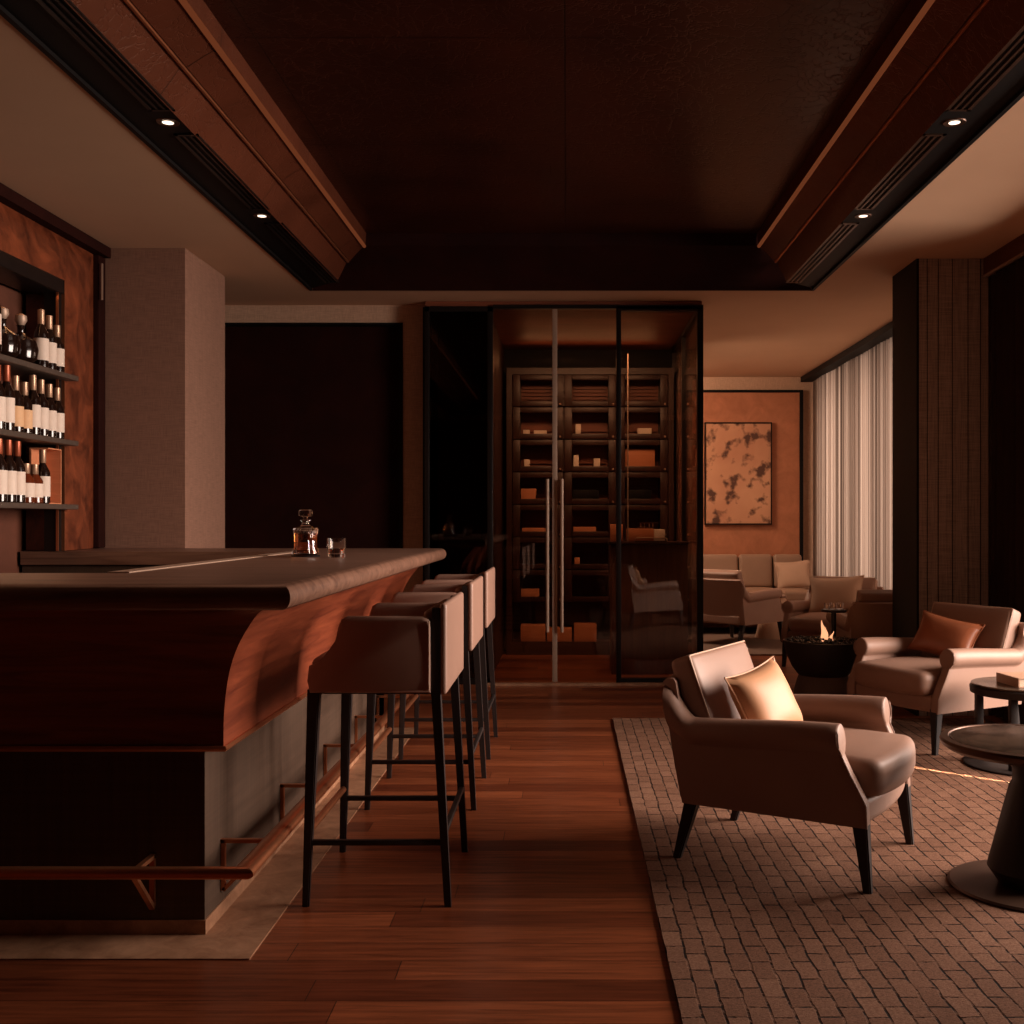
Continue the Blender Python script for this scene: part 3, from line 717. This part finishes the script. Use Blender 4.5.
for i, (p, a, lb, s) in enumerate(CH):
    o = ch0 if i == 0 else copy_tree(ch0)
    o.location = (p[0], p[1], .010 if i < 2 else (.014 if i == 2 else 0)); o.rotation_euler.z = R(a); tag(o, lb, 'armchair', 'matching leather armchairs of the lounge')
def place_pillow(name, lb, loc, rz, tilt, roll, sx, sy, t_, mat, group=None):
    th = thing(name, lb, 'pillow', loc, R(rz), group)
    mt = Matrix.Rotation(R(-tilt), 4, 'Y') @ Matrix.Rotation(R(90), 4, 'Y') @ Matrix.Rotation(R(roll), 4, 'Z')
    bm = new(); e = pillow(bm, sx, sy, t_, mt); obj('pillow_body', bm, mat, th, sharp=80)
    bm = new(); tube(bm, e, .004, 6); obj('piping', bm, mat, th)
    return th
place_pillow('throw_pillow', 'square gold satin pillow leaning in the foreground armchair', (.735, 3.975, .575), -48, 24, 10, .142, .158, .065, 'satin')
place_pillow('throw_pillow', 'russet leather pillow leaning in the armchair before the dark pier', (2.19, 6.22, .575), 222, 28, -9, .125, .20, .06, 'russet')
place_pillow('throw_pillow', 'cream satin pillow in the far armchair beside the sheer curtain', (2.35, 9.39, .595), 240, 20, 4, .17, .24, .06, 'beige')

# ------------------------------------------------------------------ fire bowl
fb = thing('fire_bowl', 'round black fire bowl on a squat pedestal between the armchairs', 'fire bowl', (1.777, 7.46, 0))
bm = new(); lathe(bm, [(.15, .165), (.175, .185), (.213, .235), (.243, .30), (.262, .365), (.270, .405), (.272, .415), (.262, .418), (.255, .40), (.25, .38)], n=48); obj('bowl', bm, 'concrete', fb)
bm = new(); lathe(bm, [(.205, 0), (.2, .06), (.18, .14), (.165, .18)], n=40); obj('pedestal', bm, 'pedestal', fb)
gr = new()
for i in range(260):
    a = rnd.uniform(0, 6.283); q = .245 * math.sqrt(rnd.random()); s = rnd.uniform(.007, .014)
    b = bmesh.new(); bmesh.ops.create_icosphere(b, subdivisions=1, radius=s)
    for v in b.verts: v.co *= rnd.uniform(.8, 1.15)
    b.transform(Matrix.Translation((q * math.cos(a), q * math.sin(a), .402 + rnd.uniform(0, .018) + .012 * (1 - q / .25)))); merge(gr, b)
g = obj('gravel', gr, 'gravel', fb, sharp=10); g['kind'] = 'stuff'
def flame_mesh(x, y, h, r, ph):
    bm = new(); rings = []
    for k in range(10):
        t_ = k / 9; rr_ = r * (math.sin(math.pi * (t_ ** .6)) * .9 + .12) * (1 - t_ * .55); n = 10
        cx = x + .012 * math.sin(ph + 5 * t_); cy = y + .01 * math.cos(ph + 4 * t_)
        rings.append([(cx + rr_ * 1 * math.cos(2 * math.pi * i / n), cy + rr_ * .6 * math.sin(2 * math.pi * i / n), .405 + h * t_) for i in range(n)])
    ringmesh(bm, rings); return bm
for x, y, h, r, ph in ((0, 0, .15, .030, 0), (.022, .01, .10, .018, 1.5), (.062, -.01, .075, .015, 3)):
    obj('flame', flame_mesh(x, y, h, r, ph), 'flame', fb)
l = bpy.data.lights.new('fire_glow', 'POINT'); l.energy = .3; l.color = (1, .4, .15); l.shadow_soft_size = .05
lo = bpy.data.objects.new('fire_glow', l); COL.objects.link(lo); lo.location = (1.777, 7.46, .58)

# ------------------------------------------------------------------ tables
t = thing('round_table', 'low round marble topped table on a dark cone pedestal at the right edge', 'table', (1.57, 3.63, .010))
bm = new(); lathe(bm, [(.20, .455), (.275, .463), (.292, .475), (.296, .488), (.290, .497), (.268, .499), (.262, .492), (.01, .491)], n=64); obj('table_rim', bm, 'bronze', t)['label'] = 'bronze table rim'
bm = new(); lathe(bm, [(.26, .4905), (.262, .497), (.258, .4985)], n=64); obj('tabletop', bm, 'marble', t)['label'] = 'veined dark marble top'
bm = new(); lathe(bm, [(.105, .012), (.118, .03), (.142, .065), (.138, .085), (.072, .345), (.062, .36), (.062, .40), (.10, .456)], n=48); obj('pedestal', bm, 'legwood', t)
bm = new(); lathe(bm, [(.268, 0), (.27, .006), (.262, .012), (.1, .014)], n=64); obj('base_disc', bm, 'bronze', t)
t = thing('side_table', 'small round side table with dark legs holding a book beside the right armchair', 'side table', (2.307, 5.44, .010))
bm = new(); lathe(bm, [(.24, .36), (.252, .365), (.255, .395), (.25, .402), (.24, .404)], n=48); obj('table_rim', bm, 'legwood', t)
bm = new(); lathe(bm, [(.246, .404), (.248, .410), (.244, .413)], n=48); obj('tabletop', bm, 'marble', t)['label'] = 'marble top with metal inlay'
for a in (150, 235, 325, 55):
    x, y = .21 * math.cos(R(a)), .21 * math.sin(R(a)); bm = new(); box(bm, x - .018, x + .018, y - .018, y + .018, 0, .37, .002); obj('leg', bm, 'legwood', t)
bm = new(); lathe(bm, [(.285, 0), (.287, .008), (.28, .012)], n=48); obj('base_disc', bm, 'legwood', t)
t = thing('book', 'large pale closed book lying on the small side table', 'book', (2.37, 5.42, .010 + .413), R(6))
bm = new(); box(bm, -.155, .13, -.11, .11, 0, .004); box(bm, -.155, .13, -.11, .11, .042, .046); box(bm, -.158, -.152, -.11, .11, 0, .046); obj('cover', bm, 'book', t)
obj('pages', B(-.15, .125, -.105, .105, .005, .041), 'pages', t)
# far small table with glasses
t = thing('side_table', 'tiny round dark table with glasses behind the fire bowl', 'side table', (1.93, 7.78, 0))
obj('tabletop', lathe(new(), [(.088, .585), (.092, .592), (.088, .602)], n=32), 'legwood', t); obj('stem', lathe(new(), [(.02, .012), (.015, .3), (.02, .585)], n=16), 'blackmetal', t); obj('base_disc', lathe(new(), [(.085, 0), (.085, .01), (.02, .014)], n=32), 'blackmetal', t)
def tumbler(x, y, lb):
    bm = new(); lathe(bm, [(.018, 0), (.021, .05), (.019, .05), (.016, .006), (.001, .005)], n=16); tag(obj('drinking_glass', bm, 'crystal', loc=(x, y, .602)), lb, 'glass', 'glasses on the tiny far table')
tumbler(1.88, 7.77, 'left clear glass on the tiny far round table'); tumbler(1.933, 7.78, 'middle clear glass on the tiny far round table'); tumbler(1.983, 7.79, 'right clear glass on the tiny far round table')
t = thing('skirted_stool', 'pale cone shaped skirted stool behind the far armchair', 'stool', (2.19, 11.33, .014))
obj('skirt', lathe(new(), [(.205, 0), (.2, .02), (.12, .40), (.10, .42)], n=40), 'beige', t); obj('seat', lathe(new(), [(.105, .42), (.12, .43), (.118, .445), (.09, .452)], n=40), 'leather', t)

# ------------------------------------------------------------------ sofa
t = thing('sofa', 'long taupe leather sofa under the painting at the far wall', 'sofa', (1.75, 12.0, .014))
SX0, SX1 = -.85, .92
bm = new(); cushion(bm, (SX1 - SX0) / 2, .40, .11, .03, 0, Matrix.Translation((0, 0, .24))); obj('base', bm, 'sofa', t, sharp=60)
bm = new(); cushion(bm, (SX1 - SX0) / 2, .07, .25, .04, 0, Matrix.Translation((0, .36, .52))); obj('back_frame', bm, 'sofa', t, sharp=60)
EDG = [-.85, -.27, .19, .58, .915]
for k in range(4):
    cx = (EDG[k] + EDG[k + 1]) / 2; wd = EDG[k + 1] - EDG[k]
    bm = new(); cushion(bm, wd / 2 - .004, .30, .06, .035, .015, Matrix.Translation((cx, -.09, .41))); obj('seat_cushion', bm, 'sofa', t, sharp=60)
    bm = new(); cushion(bm, wd / 2 - .006, .075, .19, .04, 0, Matrix.Translation((cx, .20, .655)) @ Matrix.Rotation(R(-9), 4, 'X')); obj('back_cushion', bm, 'sofa', t, sharp=60)
for sx in (SX0 + .05, SX1 - .05):
    for y in (-.33, .33): obj('leg', taper(new(), (sx, y, 0), .015, (sx, y, .14), .022), 'legwood', t)
th = thing('throw_pillow', 'beige cloth pillow at the right end of the far sofa', 'pillow', (2.53, 11.98, .635), R(-98))
mt = Matrix.Rotation(R(-22), 4, 'Y') @ Matrix.Rotation(R(90), 4, 'Y') @ Matrix.Rotation(R(5), 4, 'Z')
bm = new(); e = pillow(bm, .17, .20, .065, mt); obj('pillow_body', bm, 'beige', th, sharp=80); bm = new(); tube(bm, e, .005, 6); obj('piping', bm, 'beige', th)
# painting
t = thing('painting', 'abstract tan canvas with dark brown blotches in a thin black frame', 'painting', (1.99, 12.5, 1.79))
bm = new()
for a in ((-.39, .39, -.02, .028, .58, .595), (-.39, .39, -.02, .028, -.595, -.58), (-.39, -.378, -.02, .028, -.58, .58), (.378, .39, -.02, .028, -.58, .58)): box(bm, *a)
obj('frame', bm, 'black', t); obj('canvas', B(-.378, .378, -.01, .025, -.58, .58), 'art', t)

# ------------------------------------------------------------------ glass cellar
cx0, cx1, cy0, cy1, cz = -1.082, 1.037, 8.19, 10.3, 2.875
struct('wall_cellar', B(-1.08, -.60, 8.9, 9.0, 0, cz), 'redwood', 'dark panelling behind the smoked glass')
bm = new(); box(bm, -.66, -.60, 8.26, 10.3, 0, cz); struct('wall_cellar.001', bm, 'darkwood', 'left inner wall of the cellar')
bm = new(); box(bm, -1.1, -1.07, 8.2, 8.36, 0, cz); box(bm, -1.1, -1.07, 8.5, 8.9, 0, cz); struct('wall_cellar.002', bm, 'black')
struct('wall_cellar.003', B(-.66, 1.045, 10.26, 10.34, 0, cz), 'black', 'dark rear wall of the cellar')
struct('ceiling.001', B(-1.08, 1.03, 8.2, 10.3, cz, H - .002), 'redwood', 'brown timber ceiling of the glass cellar')
enc = thing('glass_cellar_front', 'black framed glass enclosure with double doors around the cigar cellar', 'glass partition', (0, cy0, 0))
def eo(name, bm, mat, label=None, par=None):
    o = obj(name, bm, mat, par or enc, loc=(0, -cy0, 0) if par is None else None)
    if label: o['label'] = label
    return o
bm = new(); y0, y1 = cy0 - .02, cy0 + .04
for a in ((cx0, cx0 + .035), (-.605, -.563), (.375, .412), (cx1 - .045, cx1)): box(bm, a[0], a[1], y0, y1, 0, cz, .002)
box(bm, cx0, -.563, y0, y1, cz - .04, cz); box(bm, -.563, cx1, y0, y1, cz - .018, cz + .012); box(bm, .412, cx1, y0, y1, 0, .045); box(bm, cx0, -.563, y0, y1, 0, .045)
box(bm, .412, cx1, y0, y1, cz - .035, cz)
box(bm, cx1 - .04, cx1, y1, cy1, 0, .045); box(bm, cx1 - .04, cx1, y1, cy1, cz - .04, cz + .012)
for y in (9.35, 10.22): box(bm, cx1 - .04, cx1, y - .02, y + .02, 0, cz)
eo('frame', bm, 'blackmetal', 'black steel frame')
eo('glass_panel', B(cx0 + .03, -.60, cy0, cy0 + .008, .04, cz - .03), 'darkglass', 'smoked glass panel')
eo('glass_panel', B(.41, cx1 - .04, cy0, cy0 + .008, .04, cz - .03), 'glass', 'fixed clear glass panel')
eo('glass_panel', B(cx1 - .024, cx1 - .016, cy0 + .04, 10.2, .04, cz - .03), 'glass', 'side glass panel')
for s, (a, b) in ((-1, (-.563, -.096)), (1, (-.090, .375))):
    d = eo('door', B(a, b, cy0, cy0 + .010, .02, cz - .02), 'glass', 'frameless glass door')
    hx = -.093 + s * .055
    bm = new(); tube(bm, [(hx, cy0 - .05, .40), (hx, cy0 - .05, 1.56)], .013, 12)
    for z in (.50, 1.46): tube(bm, [(hx, cy0 - .05, z), (hx, cy0 + .0, z)], .008, 8)
    h = obj('handle', bm, 'steel', d); h['label'] = 'long satin steel handle'
bm = new(); box(bm, -.112, -.074, cy0 - .012, cy0 - .002, .018, cz - .02, .002); eo('meeting_stile', bm, 'steel', 'satin steel strip between the doors')

# humidor cabinet
cab = thing('humidor_cabinet', 'wall of dark wooden cigar lockers with louvred doors inside the glass cellar', 'cabinet', (.2, 10.1, 0))
def co(name, bm, mat, label=None, par=None):
    o = obj(name, bm, mat, cab, loc=(-.2, -10.1, 0)) if par is None else obj(name, bm, mat, par)
    if label: o['label'] = label
    return o
colx = [-.51, -.03, .46, .94]; rz0, pitch, FY = .487, .302, 9.96
bm = new(); box(bm, -.56, .99, 10.20, 10.255, .0, 2.66); box(bm, -.56, -.51, FY, 10.2, 0, 2.66); box(bm, .94, .99, FY, 10.2, 0, 2.66); box(bm, -.51, .94, FY, 10.2, 2.60, 2.66); box(bm, -.51, .94, FY, 10.2, 0, .12)
for k in range(8): box(bm, -.51, .94, FY + .03, 10.2, rz0 + k * pitch - .01, rz0 + k * pitch + .01)
for x in colx[1:3]: box(bm, x - .01, x + .01, FY + .03, 10.2, rz0, 2.6)
co('carcass', bm, 'darkwood')
def small(name, bm, mat, lb, cat, group): return tag(obj(name, bm, mat), lb, cat, group)
rowname = ['bottom', 'second lowest', 'third lowest', 'middle', 'third highest', 'second highest', 'top']; colname = ['left', 'centre', 'right']
for r_ in range(7):
    for c_ in range(3):
        x0, x1 = colx[c_] + .006, colx[c_ + 1] - .006; z0, z1 = rz0 + r_ * pitch + .005, rz0 + (r_ + 1) * pitch - .005
        bm = new(); fw, fh = .07, .048
        box(bm, x0, x0 + fw, FY, FY + .02, z0, z1, .003); box(bm, x1 - fw, x1, FY, FY + .02, z0, z1, .003)
        box(bm, x0 + fw, x1 - fw, FY, FY + .02, z0, z0 + fh, .003); box(bm, x0 + fw, x1 - fw, FY, FY + .02, z1 - fh, z1, .003)
        d = co('door', bm, 'darkwood')
        bm = new(); box(bm, x0 + fw, x1 - fw, 10.188, 10.195, z0 + fh, z1 - .02)
        nl = 5 if r_ not in (4, 5) else 1
        for k in range(nl): zz = z0 + fh + .035 + k * .034; box(bm, x0 + fw + .02, x1 - fw - .02, 10.165, 10.19, zz, zz + .014)
        co('louvre_panel', bm, 'redwood', 'cedar louvred back', d)
        co('knob', lathe(new(), [(.008, 0), (.011, .008), (.006, .014)], (0, 0, 0), 10), 'steel', None, d).matrix_local = Matrix.Translation((x1 - .028, FY - .001, z0 + .02)) @ Matrix.Rotation(R(90), 4, 'X')
def cig(lb, x0, x1, z, h, mat='box', y=10.04, dep=.10): return small('cigar_box', B(x0, x1, y, y + dep, z, z + h, .003), mat, lb, 'box', 'boxes inside the cigar lockers')
def rz(r_): return rz0 + r_ * pitch + .0105
for lb, c_, r_, dx0, dx1, h, mt_ in (
    ('small white card box in the left locker, second row from top', 0, 5, .10, .16, .055, 'whitebox'), ('wide white card box in the left locker, second row from top', 0, 5, .20, .32, .05, 'whitebox'),
    ('upright white card box in the centre locker, second row from top', 1, 5, .11, .16, .11, 'whitebox'), ('upright white card box in the centre locker, third row from top', 1, 4, .09, .14, .12, 'whitebox'),
    ('square white card box in the centre locker, third row from top', 1, 4, .28, .34, .09, 'whitebox'), ('small white card box in the left locker, third row from top', 0, 4, .11, .16, .08, 'whitebox'),
    ('wide cedar box in the right locker, third row from top', 2, 4, .06, .36, .18, 'box'), ('white card box in the right locker, second row from top', 2, 5, .20, .33, .07, 'whitebox'),
    ('reddish box in the left locker, fourth row from top', 0, 3, .08, .22, .11, 'box'), ('black box in the centre locker, fourth row from top', 1, 3, .08, .33, .10, 'black'),
    ('black box in the right locker, fourth row from top', 2, 3, .08, .33, .10, 'black'), ('low cedar box in the left locker, fifth row from top', 0, 2, .09, .34, .045, 'box'),
    ('low cedar box in the centre locker, fifth row from top', 1, 2, .09, .30, .055, 'box'), ('small cedar box in the centre locker, sixth row from top', 1, 1, .10, .15, .07, 'box'),
    ('low cedar box in the left locker of the bottom row', 0, 0, .08, .25, .08, 'box')):
    cig(lb, colx[c_] + dx0, colx[c_] + dx1, rz(r_), h + .03, mt_)
for (a, b, h), lb in zip(((-.43, -.20, .155), (-.185, .045, .125), (.065, .275, .165)), ('left', 'middle', 'right')):
    tag(obj('cedar_box', B(a, b, 9.98, 10.15, .1205, .12 + h, .004), 'box'), f'{lb} cedar box of three on the open shelf at the cabinet foot', 'box', 'cedar boxes on the open bottom shelf')
# desk in cellar
t = thing('cellar_desk', 'dark walnut tasting desk behind the fixed glass panel', 'desk', (.67, 8.85, 0))
obj('body', B(-.31, .305, -.16, .22, 0, 1.05, .003), 'deskwood', t); obj('desktop', B(-.33, .318, -.20, .25, 1.05, 1.073, .003), 'darkwood', t)
DZ = 1.074
tag(obj('gift_box', B(.495, .71, 8.80, 8.98, DZ, DZ + .105, .003), 'box'), 'tan gift box standing on the cellar desk', 'box')
tag(obj('white_box', B(.715, .80, 8.78, 8.95, DZ, DZ + .10, .003), 'whitebox'), 'small white box at the right of the cellar desk', 'box')
tag(obj('gift_box', B(.36, .46, 8.86, 9.0, DZ, DZ + .14, .003), 'box'), 'taller tan box at the left of the cellar desk', 'box')
t = thing('serving_tray', 'flat tray with bright metal handle rim at the front of the cellar desk', 'tray', (.68, 8.73, DZ))
obj('tray_base', B(-.13, .13, -.04, .04, 0, .008, .002), 'darkwood', t); bm = new(); tube(bm, [(-.13, -.03, .004), (-.128, -.03, .024), (-.11, -.03, .032), (.11, -.03, .032), (.128, -.03, .024), (.13, -.03, .004)], .004, 8); obj('handle', bm, 'steel', t)
t = thing('cigar_stand', 'little bronze cigar stand on top of the tan gift box', 'stand', (.66, 8.89, DZ + .106))
obj('stand_base', B(-.07, .07, -.02, .02, 0, .008, .002), 'bronze', t); obj('top_bar', B(-.06, .10, -.012, .012, .042, .05, .002), 'bronze', t)
bm = new()
for x in (-.05, -.02, .02, .05): tube(bm, [(x, 0, .008), (x, 0, .042)], .004, 6)
obj('posts', bm, 'steel', t)
bm = new(); tube(bm, [(.495, 8.74, 1.074), (.495, 8.74, 2.60)], .005, 8); tag(obj('pale_line_rod', bm, 'steel'), 'slim pale vertical line drawn as a rod on the cellar desk', 'rod')  # rod added to draw a pale vertical line of unsettled origin
area('cellar_ceiling_light', (.2, 8.5, 2.80), (.2, 9.9, .6), 1.2, .25, 13, (1, .5, .25), 150)
area('cellar_uplight', (.2, 9.9, 2.72), (.2, 9.2, 3.2), 1.2, .04, .7, WARM)

# ------------------------------------------------------------------ recess downlights and grilles
names = ('near left', 'far left', 'near right', 'far right')
for k, (x, y) in enumerate(((-1.687, 4.545), (-1.687, 5.944), (1.638, 4.545), (1.638, 5.944))):
    t = thing('downlight', f'{names[k]} small recessed downlight in the ceiling slot', 'downlight', (x, y, H + .012), group='downlights in the ceiling slots')
    bm = new(); lathe(bm, [(.030, -.001), (.045, -.004), (.048, 0)], n=24, cap=False); obj('bezel', bm, 'bronze', t)
    obj('lamp_face', lathe(new(), [(.024, -.0025), (.022, -.003)], n=20), 'lamp', t)
    spot('downlight_beam', (x, y, H - .01), (x, y, 0), 4, (1, .6, .36), 70, .02)
for k, (a, b, lb) in enumerate(((6.08, 7.60, 'far'), (4.68, 5.81, 'middle'), (2.6, 4.41, 'near'))):
    for sx, x, sd in ((1, 1.60, 'right'), (-1, -1.66, 'left')):
        t = thing('linear_grille', f'{lb} dark linear air grille in the {sd} ceiling slot', 'air grille', (x, (a + b) / 2, H + .012), group='air grilles in the ceiling slots')
        bm = new(); L = (b - a) / 2
        for dx in (-.045, .045): box(bm, dx - .008, dx + .008, -L, L, -.006, 0)
        box(bm, -.053, .053, -L, -L + .016, -.006, 0); box(bm, -.053, .053, L - .016, L, -.006, 0)
        obj('frame', bm, 'bronze' if sx > 0 else 'blackmetal', t); bm = new()
        for dx in (-.016, .014): box(bm, dx - .005, dx + .005, -L + .016, L - .016, -.005, 0)
        obj('slats', bm, 'bronze' if sx > 0 else 'blackmetal', t)
